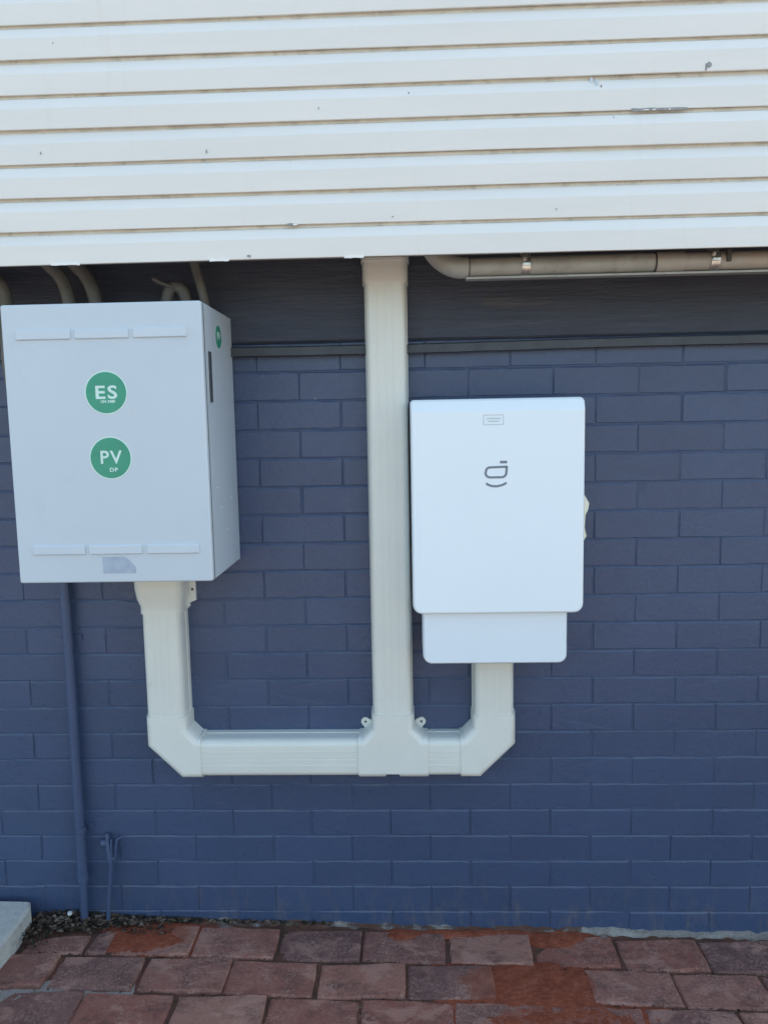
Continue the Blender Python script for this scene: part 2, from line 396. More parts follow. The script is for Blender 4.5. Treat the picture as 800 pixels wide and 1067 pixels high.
pv = [paver_mesh(k) for k in range(7)]
PM, PR = .2605, .1455
for row in range(18):
    yc = -.105 - row * PR
    if row == 0: j0 = -.334
    elif row % 2 == 1: j0 = -.459
    else: j0 = -.325
    lo, hi = (-6, 9) if row < 8 else (-5, 7)
    for c in range(lo, hi):
        x = j0 + (c + .5) * PM
        if row == 0 and x < -1.3: continue                # broken away under the grit
        if row < 2 and x < -1.64: continue
        inst('paver', pv[rnd.randrange(7)], paving, (x + rnd.uniform(-.003, .003), yc + rnd.uniform(-.003, .003), gz(x) + rnd.uniform(-.0035, .0025)),
             (rnd.uniform(-.012, .012), -GB + rnd.uniform(-.01, .01), rnd.uniform(-.012, .012) + (math.pi if rnd.random() < .5 else 0)))
# the cut pieces at the left end of the wall row
def cut_paver(poly, dz):
    n = len(poly); q = offset_poly(poly, .006); v = [(x, y, gz(x) + dz + rnd.uniform(-.001, .001)) for x, y in q] + [(x, y, gz(x) + dz - .006) for x, y in poly] + [(x, y, gz(x) - .05) for x, y in poly]
    f = [list(range(n))] + [(a * n + k, a * n + (k + 1) % n, (a + 1) * n + (k + 1) % n, (a + 1) * n + k) for a in range(2) for k in range(n)]
    mesh_obj('paver', v, f, M['paver'], paving)
cut_paver([(-1.440, -.172), (-1.376, -.172), (-1.371, -.12), (-1.372, -.07), (-1.40, -.062), (-1.433, -.08), (-1.437, -.13)], -.002)
cut_paver([(-1.635, -.172), (-1.54, -.173), (-1.448, -.171), (-1.446, -.12), (-1.45, -.085), (-1.52, -.09), (-1.57, -.102), (-1.625, -.13)], -.004)

# old mortar along the foot of the wall
v = []; f = []; n = 150
for i in range(n):
    x = -1.18 + 3.6 * i / (n - 1); w = .019 + rnd.uniform(-.009, .008); h = .001 + rnd.uniform(-.006, .006) + (.003 if x > .05 else 0)
    v += [(x, .01, gz(x) + h + .004), (x, -.006, gz(x) + h), (x, -w * .7, gz(x) + h * .7), (x, -w, gz(x) - .012)]
for i in range(n - 1):
    for k in range(3): f.append((i * 4 + k, (i + 1) * 4 + k, (i + 1) * 4 + k + 1, i * 4 + k + 1))
mf = mesh_obj('mortar_fillet', v, f, M['fillet'], paving, True); mf['label'] = 'pale and rusty mortar smeared along the foot of the wall'

# spilt red brick dust lying over pavers and joints
def dust_mat():
    m, nt, p, P = base('red_brick_dust', .95, .15)
    c = ramp(nt, noise(nt, P, 30, 7, .75), [(.3, (.17, .046, .028)), (.5, (.26, .070, .038)), (.72, (.34, .12, .075))])
    c = mix(nt, ramp(nt, noise(nt, P, 130, 4, .7), [(.58, (0, 0, 0)), (.68, (.8, .8, .8))]), c, (.08, .036, .028))
    setc(nt, p, c); nt.links.new(bump(nt, noise(nt, P, 150, 6, .75), .9, .004), p.inputs['Normal']); return m
mb = MB()
for pi, (cx, cy, rx, ry, h0) in enumerate(((-.125, -.262, .18, .075, .0042), (-.03, -.395, .21, .06, .004), (-1.245, -.085, .12, .06, .0042), (.02, -.04, .09, .03, .004), (-.47, -.045, .045, .022, .004), (.045, -.255, .03, .06, .0035), (-.17, -.03, .16, .018, .004))):
    nx, ny = 110, 64; v = []; f = []
    for i in range(nx):
        for j in range(ny):
            x = cx + rx * 1.5 * (2 * i / (nx - 1) - 1); y = cy + ry * 1.5 * (2 * j / (ny - 1) - 1); y = min(y, -.002)
            q = Vector((x * 14, y * 14, pi)); wob = mn.noise(q) * .8 + mn.noise(q * 2.7) * .6 + mn.noise(q * 7) * .5 + mn.noise(q * 19) * .45
            h = 1 - ((x - cx) / rx) ** 2 - ((y - cy) / ry) ** 2 + wob
            v.append((x, y, gz(x) + max(-.02, min(.0032, h0 * h * .8 - .0014)) + .0004 * mn.noise(q * 30)))
    for i in range(nx - 1):
        for j in range(ny - 1): f.append((i * ny + j, (i + 1) * ny + j, (i + 1) * ny + j + 1, i * ny + j + 1))
    mb.add(v, f)
tag(mb.build('brick_dust', dust_mat(), None, True), 'rusty red brick dust spilt over a few pavers', 'dust', kind='stuff')

# concrete slab at the left edge
poly = [(-3.0, -1.35), (-1.657, -1.35), (-1.655, -.7), (-1.66, -.4), (-1.652, -.2), (-1.655, -.06), (-1.672, -.028), (-1.8, -.024), (-3.0, -.024)]
v = []; q1 = offset_poly(poly, .008); nP = len(poly)
for pl, z in ((q1, .116), (poly, .108), (poly, -.02)): v += [(x, y, z) for x, y in pl]
f = [list(range(nP)), [2 * nP + k for k in range(nP)]] + [(a * nP + k, a * nP + (k + 1) % nP, (a + 1) * nP + (k + 1) % nP, (a + 1) * nP + k) for a in range(2) for k in range(nP)]
slab = mesh_obj('concrete_slab', v, f, M['conc']); tag(slab, 'raised pale concrete slab at the left edge beside the grit', 'slab', kind='structure')

# grit and litter between slab, wall and pavers
mb = MB(); r = random.Random(5)
def pebble(mb, c, s, r):
    bm = bmesh.new(); bmesh.ops.create_icosphere(bm, subdivisions=1, radius=1); sc = Vector((s * r.uniform(.7, 1.4), s * r.uniform(.7, 1.3), s * r.uniform(.35, .8)))
    rot = Matrix.Rotation(r.uniform(0, 6.28), 3, 'Z') @ Matrix.Rotation(r.uniform(-.5, .5), 3, 'X')
    for w in bm.verts: w.co = rot @ Vector([a * b * r.uniform(.8, 1.15) for a, b in zip(w.co, sc)]) + c
    bm.verts.index_update(); mb.add([w.co.copy() for w in bm.verts], [[w.index for w in fc.verts] for fc in bm.faces]); bm.free()
for _ in range(1500):
    x = r.uniform(-1.66, -1.12) if r.random() < .9 else r.uniform(-1.1, -.7)
    lim = -.095 if x < -1.45 else (-.06 if x < -1.3 else -.02)
    if x < -1.57: lim = -.17
    y = r.uniform(lim, -.003) * (r.random() ** .35)
    h = .018 * max(0, min(1, (-1.25 - x) / .3)) * r.random()
    pebble(mb, Vector((x, y, gz(x) + .002 + h)), r.choice((.0025, .0035, .0045, .0055, .008)), r)
def litter(mb, c, l, r):                                  # a dry leaf or stalk: a thin folded blade
    a = r.uniform(0, 6.28); d = Vector((math.cos(a), math.sin(a), r.uniform(-.25, .35))).normalized(); n_ = Vector((-d.y, d.x, 0)).normalized() * l * r.uniform(.15, .3); up = Vector((0, 0, l * r.uniform(.1, .3)))
    P_ = [c - d * l, c + n_, c + d * l, c - n_, c + up]; lo_ = [q - Vector((0, 0, .0008)) for q in P_[:4]]
    mb.add(P_ + lo_, [(0, 1, 4), (1, 2, 4), (2, 3, 4), (3, 0, 4), (5, 6, 1, 0), (6, 7, 2, 1), (7, 8, 3, 2), (8, 5, 0, 3), (5, 6, 7, 8)])
for _ in range(260):
    x = r.uniform(-1.65, -1.2); y = r.uniform(-.09, -.004)
    litter(mb, Vector((x, y, gz(x) + .008 + .018 * max(0, min(1, (-1.25 - x) / .3)) * r.random())), r.uniform(.005, .014), r)
for _ in range(420):                                       # crumbs strewn over the joints
    x = r.uniform(-1.6, .75); row = r.randrange(1, 3); y = -.105 + PR / 2 - row * PR + r.gauss(0, .006)
    pebble(mb, Vector((x, y, gz(x) - .003)), r.choice((.0015, .002, .003)), r)
gr = mb.build('grit', M['grit']); tag(gr, 'dark loose grit and crumbs between slab, wall and pavers', 'grit', kind='stuff')
mb = MB(); pebble(mb, Vector((-1.545, -.028, gz(-1.54) + .026)), .013, r)
tag(mb.build('pebble', M['pebble'], None, True), 'single white pebble on the dark grit beside the slab', 'pebble')

# ------------------------------------------------------------------ brick wall
MW, MH, ZT = .25143, .086, 1.785
wall = empty('brick_wall', (0, 0, 0)); tag(wall, 'dark blue painted brick wall below the white cladding', 'wall')
def brick_mesh(k):
    r = random.Random(300 + k); L, H, D = MW - .0034, MH - .0034, .03; nx, ny = 6, 2
    cs = [(-L / 2 + L * i / nx, -H / 2) for i in range(nx)] + [(L / 2, -H / 2 + H * i / ny) for i in range(ny)] + [(L / 2 - L * i / nx, H / 2) for i in range(nx)] + [(-L / 2, H / 2 - H * i / ny) for i in range(ny)]
    A = []; B = []; Cc = []
    for i, (x, z) in enumerate(cs):
        jx, jz = r.uniform(-.0008, .0008), r.uniform(-.0008, .0008); e = r.uniform(.0014, .0032); et = r.uniform(.0034, .0062) if z > 0 else r.uniform(.0008, .0022)
        ix = x - math.copysign(e, x) * (abs(abs(x) - L / 2) < 1e-6); iz = z - math.copysign(et, z) * (abs(abs(z) - H / 2) < 1e-6)
        A.append((ix + jx, r.uniform(-.0004, .0004), iz + jz)); B.append((x + jx, r.uniform(.0014, .0030), z + jz)); Cc.append((x + jx, D, z + jz))
    n = len(cs); v = A + B + Cc
    f = [list(range(n))] + [(a * n + q, a * n + (q + 1) % n, (a + 1) * n + (q + 1) % n, (a + 1) * n + q) for a in range(2) for q in range(n)]
    return v, f
BV = [brick_mesh(k) for k in range(10)]; BM = []
for v, f in BV:
    me = bpy.data.meshes.new('brick'); me.from_pydata(v, [], f); me.update()
    bm = bmesh.new(); bm.from_mesh(me); bmesh.ops.recalc_face_normals(bm, faces=bm.faces); bm.to_mesh(me); bm.free()
    me.materials.append(M['brick']); BM.append(me)
rest = MB()
for nrow in range(-1, 22):
    zc = ZT - (nrow + .5) * MH
    for k in range(-20, 21):
        x = (k + (.5 if nrow % 2 == 0 else 0)) * MW
        kk = rnd.randrange(10); dx, dy, dz = rnd.uniform(-.0015, .0015), rnd.uniform(-.0012, .0008), rnd.uniform(-.0008, .0008); ry = rnd.uniform(-.0022, .0022)
        if -1.95 < x < 0.98 and nrow < 21:
            inst('brick', BM[kk], wall, (x + dx, dy, zc + dz), (rnd.uniform(-.008, .008), ry, rnd.uniform(-.005, .005)))
        else:
            v, f = BV[kk]; rest.add([(a + x + dx, b + dy, c + zc + dz) for a, b, c in v], f)
ro = rest.build('brick_courses', M['brick'], wall); ro['kind'] = 'stuff'
# painted mortar: a gently uneven sheet just behind the brick faces, thick enough to be the wall's body
v = []; f = []; nx, nz = 400, 150; x0, x1, z0, z1 = -5.2, 5.2, -.06, 2.2
for i in range(nx):
    for j in range(nz):
        x = x0 + (x1 - x0) * i / (nx - 1); z = z0 + (z1 - z0) * j / (nz - 1)
        v.append((x, .0021 + .0016 * mn.noise(Vector((x * 3.1, 1.7, z * 5.0))) + .0007 * mn.noise(Vector((x * 21, 4.2, z * 21))), z))
for i in range(nx - 1):
    for j in range(nz - 1): f.append((i * nz + j, (i + 1) * nz + j, (i + 1) * nz + j + 1, i * nz + j + 1))
k = len(v); v += [(x0, .25, z0), (x1, .25, z0), (x1, .25, z1), (x0, .25, z1)]; f.append((k, k + 1, k + 2, k + 3))
f += [[i * nz + nz - 1 for i in range(nx)] + [k + 2, k + 3], [j for j in range(nz)] + [k + 3, k], [(nx - 1) * nz + j for j in range(nz)] + [k + 2, k + 1]]
mo = mesh_obj('mortar', v, f, M['mortar'], wall, True)
# rough timber bearer over the bricks and the folded metal strip under it
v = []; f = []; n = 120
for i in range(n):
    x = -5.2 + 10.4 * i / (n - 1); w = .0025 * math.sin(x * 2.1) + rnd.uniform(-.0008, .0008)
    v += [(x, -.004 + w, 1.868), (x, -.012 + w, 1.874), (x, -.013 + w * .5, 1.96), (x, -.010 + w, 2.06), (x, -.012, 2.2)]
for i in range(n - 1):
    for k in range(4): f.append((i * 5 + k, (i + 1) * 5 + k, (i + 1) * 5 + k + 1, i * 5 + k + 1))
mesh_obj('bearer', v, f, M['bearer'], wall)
def strip(xa, xb, za, zb, seg):
    v = []; f = []
    for i in range(seg):
        t = i / (seg - 1); x = xa + (xb - xa) * t; z = za + (zb - za) * t + .0028 * math.sin(x * 3.1 + .6) + rnd.uniform(-.0005, .0005); o = .003 * math.sin(x * 3.3 + 1)
        v += [(x, .0, z + .030), (x, -.019 + o, z + .029), (x, -.024 + o, z + .025), (x, -.028 + o, z + .002), (x, -.024 + o, z), (x, -.004, z + .001)]
    for i in range(seg - 1):
        for k in range(5): f.append((i * 6 + k, (i + 1) * 6 + k, (i + 1) * 6 + k + 1, i * 6 + k + 1))
    f += [list(range(6)), [(seg - 1) * 6 + k for k in range(6)]]
    return mesh_obj('metal_strip', v, f, M['ant_cap'], wall, True)
strip(-5.1, -.49, 1.829, 1.831, 60); strip(-.489, 5.1, 1.829, 1.846, 80)

# ------------------------------------------------------------------ clad upper wall
CY = -.30; BH = .0835; CZ = 2.049
clad = empty('clad_wall', (0, CY, CZ)); tag(clad, 'white horizontal cladding boards overhanging the blue brick wall', 'wall')
def board(i):
    zb = CZ + i * BH; segs = 90; prof = [(.0150, .0022), (.0070, .0004), (.0048, .0000), (.0034, .0010), (.0030, .0035), (.0000, .0475), (.0005, .0500), (.0088, .0728), (.0112, .0752), (.0148, .0790), (.0150, .0860)]
    mats = [1, 1, 0, 0, 0, 0, 0, 0, 1, 1]; v = []; f = []; fm = []; ph = rnd.uniform(0, 6)
    for s in range(segs):
        x = -5.0 + 10.0 * s / (segs - 1); dy = .0014 * math.sin(x * 1.7 + ph) + rnd.uniform(-.0003, .0003); dz = .0009 * math.sin(x * 2.6 + ph * 2) + rnd.uniform(-.0002, .0002)
        for y, z in prof: v.append((x, CY + y + dy * (y < .012), zb + z + dz * (z < .06)))
    n = len(prof)
    for s in range(segs - 1):
        for k in range(n - 1): f.append((s * n + k, (s + 1) * n + k, (s + 1) * n + k + 1, s * n + k + 1)); fm.append(mats[k])
    o = mesh_obj('board', v, f, [M['clad'], M['clad_groove']], clad, True)
    o.matrix_parent_inverse = Matrix.Translation((0, -CY, -CZ))
    for pgn, mi in zip(o.data.polygons, fm): pgn.material_index = mi
    return o
for i in range(31): board(i)
def keep(o, par): o.parent = par; o.matrix_parent_inverse = Matrix.Translation(-par.location); return o
# solid house body behind the boards, and the soffit under it
mb = MB().box(-5.0, 5.0, CY + .034, .22, 2.17, CZ + 31 * BH); keep(mb.build('wall_body', M['backing']), clad)
mb = MB().box(-5.0, 5.0, CY + .021, CY + .033, CZ + .004, CZ + 31 * BH - .02); keep(mb.build('backing_board', M['backing']), clad)
# chips and flakes in the paint
def flake(x, z, w, h, mat, y=CY - .0006, name='paint_chip', seed=1, rect=False):
    r = random.Random(seed); k = 11; pts = [(x + w / 2 * math.cos(a) * r.uniform(.55, 1.1), z + h / 2 * math.sin(a) * r.uniform(.55, 1.1)) for a in [2 * math.pi * q / k for q in range(k)]]
    if rect: pts = [(x - w / 2 + w * q / 6, z - h / 2 * r.uniform(.5, 1)) for q in range(7)] + [(x + w / 2 - w * q / 6, z + h / 2 * r.uniform(.5, 1)) for q in range(7)]
    keep(layered(pts, [(0, y + .002), (0, y)]).build(name, mat), clad)
def off(z):                                                # depth of the board face at this height
    t = (z - CZ) % BH; return CY + (.003 - .003 * t / .0475 if t < .0475 else (t - .0475) / .0255 * .0088) - .0018
for x, z, w_, h_, mt, sd in ((.318, 2.482, .018, .015, 'chip', 3), (.311, 2.474, .007, .014, 'chip', 4), (.035, 2.457, .010, .018, 'box_bar', 6), (.047, 2.448, .008, .026, 'logo_pale', 5), (.058, 2.441, .005, .008, 'chip', 7),
        (-.829, 2.058, .012, .008, 'chip', 13), (-.926, 2.316, .004, .012, 'chip', 18), (-1.35, 2.324, .003, .008, 'chip', 19), (-.64, 2.41, .003, .007, 'chip', 20), (-1.30, 2.585, .003, .005, 'chip', 21), (-.415, 2.44, .004, .007, 'chip', 22), (-.93, 2.29, .012, .006, 'logo_pale', 23), (.09, 2.366, .006, .010, 'logo_pale', 24), (-.05, 2.152, .004, .004, 'chip', 25), (-.46, 2.145, .005, .004, 'chip', 26)):
    flake(x, z, w_, h_, M[mt], off(z), seed=sd)
flake(.20, 2.3825, .135, .0085, M['chip'], CY + .001, 'paint_gouge', 9, True)
for x, w_, sd in ((.168, .017, 10), (.187, .012, 11), (.225, .008, 12)): flake(x, 2.3815, w_, .003, M['chip_white'], CY + .0004, seed=sd)
flake(-.718, 2.133, .026, .007, M['chip'], CY + .001, seed=12); flake(-.708, 2.132, .014, .0045, M['chip_white'], CY + .0004, seed=15)
for x, w_, sd in ((-1.305, .075, 14), (-.905, .05, 16), (-.56, .05, 17)): flake(x, 2.0495, w_, .008, M['chip_white'], CY + .0004, 'paint_flake', sd, True)

# ------------------------------------------------------------------ trunking run
duct = empty('cable_trunking', (-.488, 0, .55)); tag(duct, 'cream plastic cable trunking in a branching run linking cabinet, inverter and overhang', 'trunking')
PROF = [(-.062, 0), (-.062, .022), (-.0605, .0225), (-.0595, .055), (-.057, .066), (-.0535, .0735), (-.047, .0785), (-.041, .080), (-.0245, .0802), (-.024, .0807), (-.020, .0807), (-.0195, .0802),
        (-.002, .0803), (-.0015, .0798), (.0015, .0798), (.002, .0803), (.0195, .0802), (.020, .0807), (.024, .0807), (.0245, .0802), (.041, .080), (.047, .0785), (.0535, .0735), (.057, .066), (.0595, .055), (.0605, .0225), (.062, .022), (.062, 0)]
FIT = [(s * u, w) for s, arr in ((1, [(-.0655, 0), (-.0655, .05), (-.062, .066), (-.058, .0755), (-.050, .0820), (-.042, .0835)]),) for u, w in arr]
FIT = FIT + [(-u, w) for u, w in reversed(FIT)]
def sweep(path, prof, scale=None, mb=None):
    mb = mb or MB(); P = [Vector((x, 0, z)) for x, z in path]; n = len(prof); v = []
    for i, p in enumerate(P):
        a = (P[i] - P[i - 1]).normalized() if i else None; b = (P[i + 1] - P[i]).normalized() if i < len(P) - 1 else None
        t = a or b if not (a and b) else (a + b).normalized(); sd = Vector((t.z, 0, -t.x))
        k = 1 / max(.3, t.dot(a if a else b)); su, sv = scale[i] if scale else (1, 1)
        v += [p + sd * (u * k * su) + Vector((0, -w * sv, 0)) for u, w in prof]
    f = [(i * n + q, i * n + q + 1, (i + 1) * n + q + 1, (i + 1) * n + q) for i in range(len(P) - 1) for q in range(n - 1)]
    f += [list(range(n)), list(range((len(P) - 1) * n, len(P) * n))]
    return mb.add(v, f)
XL, XC, XR, ZH = -1.182, -.489, -.183, .613
def dpart(mb, name, mat=M['duct'], smooth=True): return keep(mb.build(name, mat, None, smooth), duct)
dpart(sweep([(XL, .73), (XL, 1.10)], PROF), 'duct'); dpart(sweep([(-1.09, ZH), (-.592, ZH)], PROF), 'duct')
dpart(sweep([(XC, .735), (XC, 2.16)], PROF), 'duct'); dpart(sweep([(-.392, ZH), (-.277, ZH)], PROF), 'duct'); dpart(sweep([(XR, .73), (XR, .96)], PROF), 'duct')
e = .067
dpart(sweep([(XL, .748), (XL, ZH + e), (XL + e, ZH), (XL + .104, ZH)], FIT), 'elbow', M['duct2'])
dpart(sweep([(XR, .748), (XR, ZH + e), (XR - e, ZH), (XR - .101, ZH)], FIT), 'elbow', M['duct2'])
a, b, c = .0655, .106, .045                               # tee: half width, half length, corner fillet
tee = [(XC - b, ZH - a), (XC - .030, ZH - a), (XC - .020, ZH - a + .012), (XC + .014, ZH - a + .012), (XC + .024, ZH - a), (XC + b, ZH - a), (XC + b, ZH + a), (XC + a + c * .62, ZH + a), (XC + a, ZH + a + c * .62), (XC + a, .752), (XC - a, .752), (XC - a, ZH + a + c * .62), (XC - a - c * .62, ZH + a), (XC - b, ZH + a)]
wts = [1, .3, .3, .3, 1, 0, 1, 1, 1, 0, 1, 1, 1, 0]
dpart(layered(tee, [(0, 0), (0, -.05), (.0035, -.066), (.0075, -.0755), (.0155, -.0822), (.0235, -.0842)], wts), 'tee', M['duct2'])
def ear(x, z, ang):
    v = []; f = []; n = 18; ro, ri = .0135, .0040; mb = MB(); k = 0
    for y in (-.001, -.0075):
        for q in range(n):
            t = 2 * math.pi * q / n; rr = ro * (1.35 if math.cos(t - ang) < -.4 else 1)
            v.append((x + rr * math.cos(t), y, z + rr * math.sin(t)))
        for q in range(n):
            t = 2 * math.pi * q / n; v.append((x + ri * math.cos(t), y, z + ri * math.sin(t)))
    for q in range(n):
        w = (q + 1) % n
        f += [(q, w, n + w, n + q), (2 * n + q, 2 * n + w, 3 * n + w, 3 * n + q), (q, w, 2 * n + w, 2 * n + q), (n + q, n + w, 3 * n + w, 3 * n + q)]
    o = dpart(MB().add(v, f), 'screw_tab', M['duct2'], False)
    s = layered([(x + .0042 * math.cos(i * .628), z + .0042 * math.sin(i * .628)) for i in range(10)], [(0, -.0005), (0, -.0045)]).build('screw', M['screw']); s.parent = o; s.matrix_parent_inverse = Matrix.Identity(4)
ear(XC - .087, ZH + .089, 2.35); ear(XC + .087, ZH + .089, .79)
# flared adaptor under the cabinet
dpart(sweep([(XL, 1.070), (XL, 1.092), (XL, 1.118), (XL, 1.15), (XL, 1.2225)], FIT, [(1, 1), (1, 1), (1.12, 1.12), (1.17, 1.2), (1.19, 1.24)]), 'adaptor', M['duct2'])
tabp = [(XL + .06, 1.076), (XL + .072, 1.076), (XL + .072, 1.088), (XL + .092, 1.096), (XL + .092, 1.19), (XL + .06, 1.19)]
tb = dpart(layered(tabp, [(0, 0), (0, -.012), (.0015, -.0135)]), 'screw_tab', M['duct2'], False)
s = layered([(XL + .083 + .0045 * math.cos(i * .628), 1.131 + .0045 * math.sin(i * .628)) for i in range(10)], [(0, -.012), (0, -.0145)]).build('screw', M['screw']); s.parent = tb; s.matrix_parent_inverse = Matrix.Identity(4)
# sleeve and lip where the riser passes the cladding
dpart(sweep([(XC, 2.022), (XC, 2.082), (XC, 2.084), (XC, 2.10), (XC, 2.102), (XC, 2.15)], FIT, [(1, 1), (1, 1), (1.05, 1.08), (1.05, 1.08), (1, 1), (1, 1)]), 'sleeve', M['duct2'])

# ------------------------------------------------------------------ cabinet on the left
BX0, BX1, BZ0, BZ1, BF = -1.4625, -.9465, 1.2225, 1.9435, -.342
cab = empty('equipment_cabinet', ((BX0 + BX1) / 2, 0, BZ0)); tag(cab, 'large pale grey steel cabinet with green ES and PV stickers', 'cabinet')
def cpart(o): return keep(o, cab)
cpart(layered(rrect(BX0 + .0006, BX1 - .0006, BZ0 + .001, BZ1 - .001, .003, 2), [(.002, -.006), (.0, -.012), (0, BF + .030)]).build('body', M['box']))
cpart(MB().box(BX0 + .002, BX1 - .002, BF + .0160, BF + .0305, BZ0 + .003, BZ1 - .003).build('door_gasket', M['seam']))
door = cpart(layered(rrect(BX0, BX1, BZ0, BZ1, .006, 3), [(0, BF + .0165), (0, BF + .004), (.0006, BF + .0020), (.0022, BF + .0006), (.0045, BF)]).build('door', M['box'], None, True))
def dsub(o): o.parent = door; return o
# bars with a sloping top, pressed proud of the door
def bar(xa, xb, zc):
    dsub(layered(rrect(xa, xb, zc - .0125, zc + .0125, .002, 2), [(0, BF + .001), (0, BF - .0022), (.0022, BF - .0046)]).build('vent_bar', M['box_bar']))
for zc, xs in ((1.8665, ((-1.426, -1.284), (-1.274, -1.134), (-1.123, -.986))), (1.3105, ((-1.421, -1.281), (-1.271, -1.129), (-1.118, -.979)))):
    for xa, xb in xs: bar(xa, xb, zc)
def disc(x, z, r, y0, y1, n=48): return layered([(x + r * math.cos(2 * math.pi * i / n), z + r * math.sin(2 * math.pi * i / n)) for i in range(n)], [(0, y0), (0, y1)])
def text_mesh(body, height, bold=.0, spacing=1.0):
    cu = bpy.data.curves.new('txt', 'FONT'); cu.body = body; cu.size = 1; cu.align_x = 'CENTER'; cu.align_y = 'CENTER'; cu.extrude = .01; cu.offset = bold; cu.space_character = spacing; cu.resolution_u = 4
    o = bpy.data.objects.new('txt', cu); COL.objects.link(o); bpy.context.view_layer.update()
    me = bpy.data.meshes.new_from_object(o.evaluated_get(bpy.context.evaluated_depsgraph_get())); bpy.data.objects.remove(o)
    ys = [v.co.y for v in me.vertices]; xs = [v.co.x for v in me.vertices]; k = height / (max(ys) - min(ys)); cx, cy = (max(xs) + min(xs)) / 2, (max(ys) + min(ys)) / 2
    for v in me.vertices: v.co = ((v.co.x - cx) * k, (v.co.y - cy) * k, v.co.z * .02)
    return me
def letter(body, x, z, h, y, mat, par_fn, width=None, bold=.02, spacing=1.0, rot=0, name='lettering'):
    me = text_mesh(body, h, bold, spacing)
    if width:
        xs = [v.co.x for v in me.vertices]; k = width / (max(xs) - min(xs))
        for v in me.vertices: v.co.x *= k
    R = Matrix.Translation((x, y, z)) @ Matrix.Rotation(rot, 4, 'Y') @ Matrix.Rotation(math.pi / 2, 4, 'X')
    me.transform(R); me.materials.clear(); me.materials.append(mat)
    o = bpy.data.objects.new(name, me); COL.objects.link(o); return par_fn(o)
def sticker(x, z, r, t1, t2, lab):
    s = dsub(disc(x, z, r + .003, BF + .001, BF - .0006).build('sticker_border', M['mint']))
    g = cpart(disc(x, z, r, BF + .001, BF - .0010).build('sticker', M['green'])); g['label'] = lab
    s.parent = g
    def p(o): o.parent = g; return o
    for body, dx, dz, h, w, bold in (t1, t2): letter(body, x + dx, z + dz, h, BF - .0012, M['mint'], p, w, bold, 1.18 if len(body) == 2 else 1.0)
sticker(-1.2015, 1.718, .0525, ('ES', .001, .001, .0345, .056, .022), ('UN 3480', .004, -.0225, .0075, .037, .03), 'round green sticker reading ES')
sticker(-1.1995, 1.5505, .0525, ('PV', .002, .002, .034, .056, .016), ('DP', .007, -.0305, .0105, .021, .03), 'round green sticker reading PV')
pt = cpart(layered([(-1.237, 1.247), (-1.150, 1.247), (-1.150, 1.263), (-1.166, 1.281), (-1.178, 1.291), (-1.237, 1.291)], [(0, BF + .001), (0, BF - .0007)]).build('tape_patch', M['patch'])); pt['label'] = 'blue grey cut tape patch at the foot of the door'
# right side: small sticker, dark latch slot and rivets
def side_disc(y, z, ry, rz, x0, x1, n=32):
    v = [(xx, y + ry * math.cos(2 * math.pi * i / n), z + rz * math.sin(2 * math.pi * i / n)) for xx in (x0, x1) for i in range(n)]
    return MB().add(v, [list(range(n)), list(range(n, 2 * n))] + [(i, (i + 1) % n, n + (i + 1) % n, n + i) for i in range(n)])
SX = BX1 - .0006
st = cpart(side_disc(-.172, 1.871, .029, .0305, SX - .001, SX + .0012).build('sticker', M['green'])); st['label'] = 'small green PV sticker on the cabinet side'
me = text_mesh('PV', .021, .02); me.transform(Matrix.Translation((SX + .0016, -.172, 1.873)) @ Matrix.Rotation(math.pi / 2, 4, 'Z') @ Matrix.Rotation(math.pi / 2, 4, 'X')); me.materials.clear(); me.materials.append(M['mint'])
o = bpy.data.objects.new('lettering', me); COL.objects.link(o); o.parent = st
v = []
lp = [(-.292, 1.692), (-.264, 1.692), (-.264, 1.818), (-.292, 1.818)]
mb = MB().box(SX - .002, SX + .0035, -.290, -.268, 1.690, 1.822, .0012); cpart(mb.build('latch', M['slot'], None, True))
for y, z in ((-.25, 1.46), (-.215, 1.405), (-.10, 1.42), (-.16, 1.335)):
    cpart(side_disc(y, z, .0026, .0026, SX - .001, SX + .0018, 10).build('rivet', M['mint']))

# ------------------------------------------------------------------ inverter on the right
IX0, IX1, IZ0, IZ1, IF = -.4235, .0525, 1.0895, 1.6885, -.2
inv = empty('solar_inverter', (-.19, 0, .94)); tag(inv, 'white wall inverter with grey logo and lower cable cover', 'inverter')
def ipart(o): return keep(o, inv)
poly = rrect(IX0, IX1, IZ0, IZ1, (.027, .027, .014, .011), 7); n = len(poly)
w = [1] * n
cv = layered(poly, [(.006, -.03), (.0, -.034), (0, IF + .022), (.0006, IF + .010), (.0022, IF + .004), (.0048, IF + .0012), (.008, IF)])
cvm = bpy.data.meshes.new('t'); cvm.from_pydata([tuple(q) for q in cv.v], [], cv.f); bm = bmesh.new(); bm.from_mesh(cvm)
for zc in (IZ1 - .036, IZ1 - .032): bmesh.ops.bisect_plane(bm, geom=list(bm.verts) + list(bm.edges) + list(bm.faces), plane_co=(0, 0, zc), plane_no=(0, 0, 1))
for q in bm.verts:
    if q.co.z > IZ1 - .033 and q.co.y < IF + .02: q.co.y += (q.co.z - (IZ1 - .034)) / .034 * .017 * min(1, (IF + .022 - q.co.y) / .02)
bm.verts.index_update(); fr = ipart(mesh_obj('cover', [q.co.copy() for q in bm.verts], [[q.index for q in fc.verts] for fc in bm.faces], M['inv'], None, True)); bm.free()
def isub(o, p): o.parent = p; return o
ipart(MB().box(IX0 + .02, IX1 - .02, -.03, 0.0, IZ0 + .1, IZ1 - .1).build('mounting_plate', M['steel']))
lo = layered(rrect(-.3965, .0115, .940, 1.095, (.026, .026, .002, .002), 7), [(.004, -.02), (0, -.024), (0, IF + .032), (.0014, IF + .022), (.005, IF + .018)])
ipart(lo.build('cable_cover', M['inv_low'], None, True))
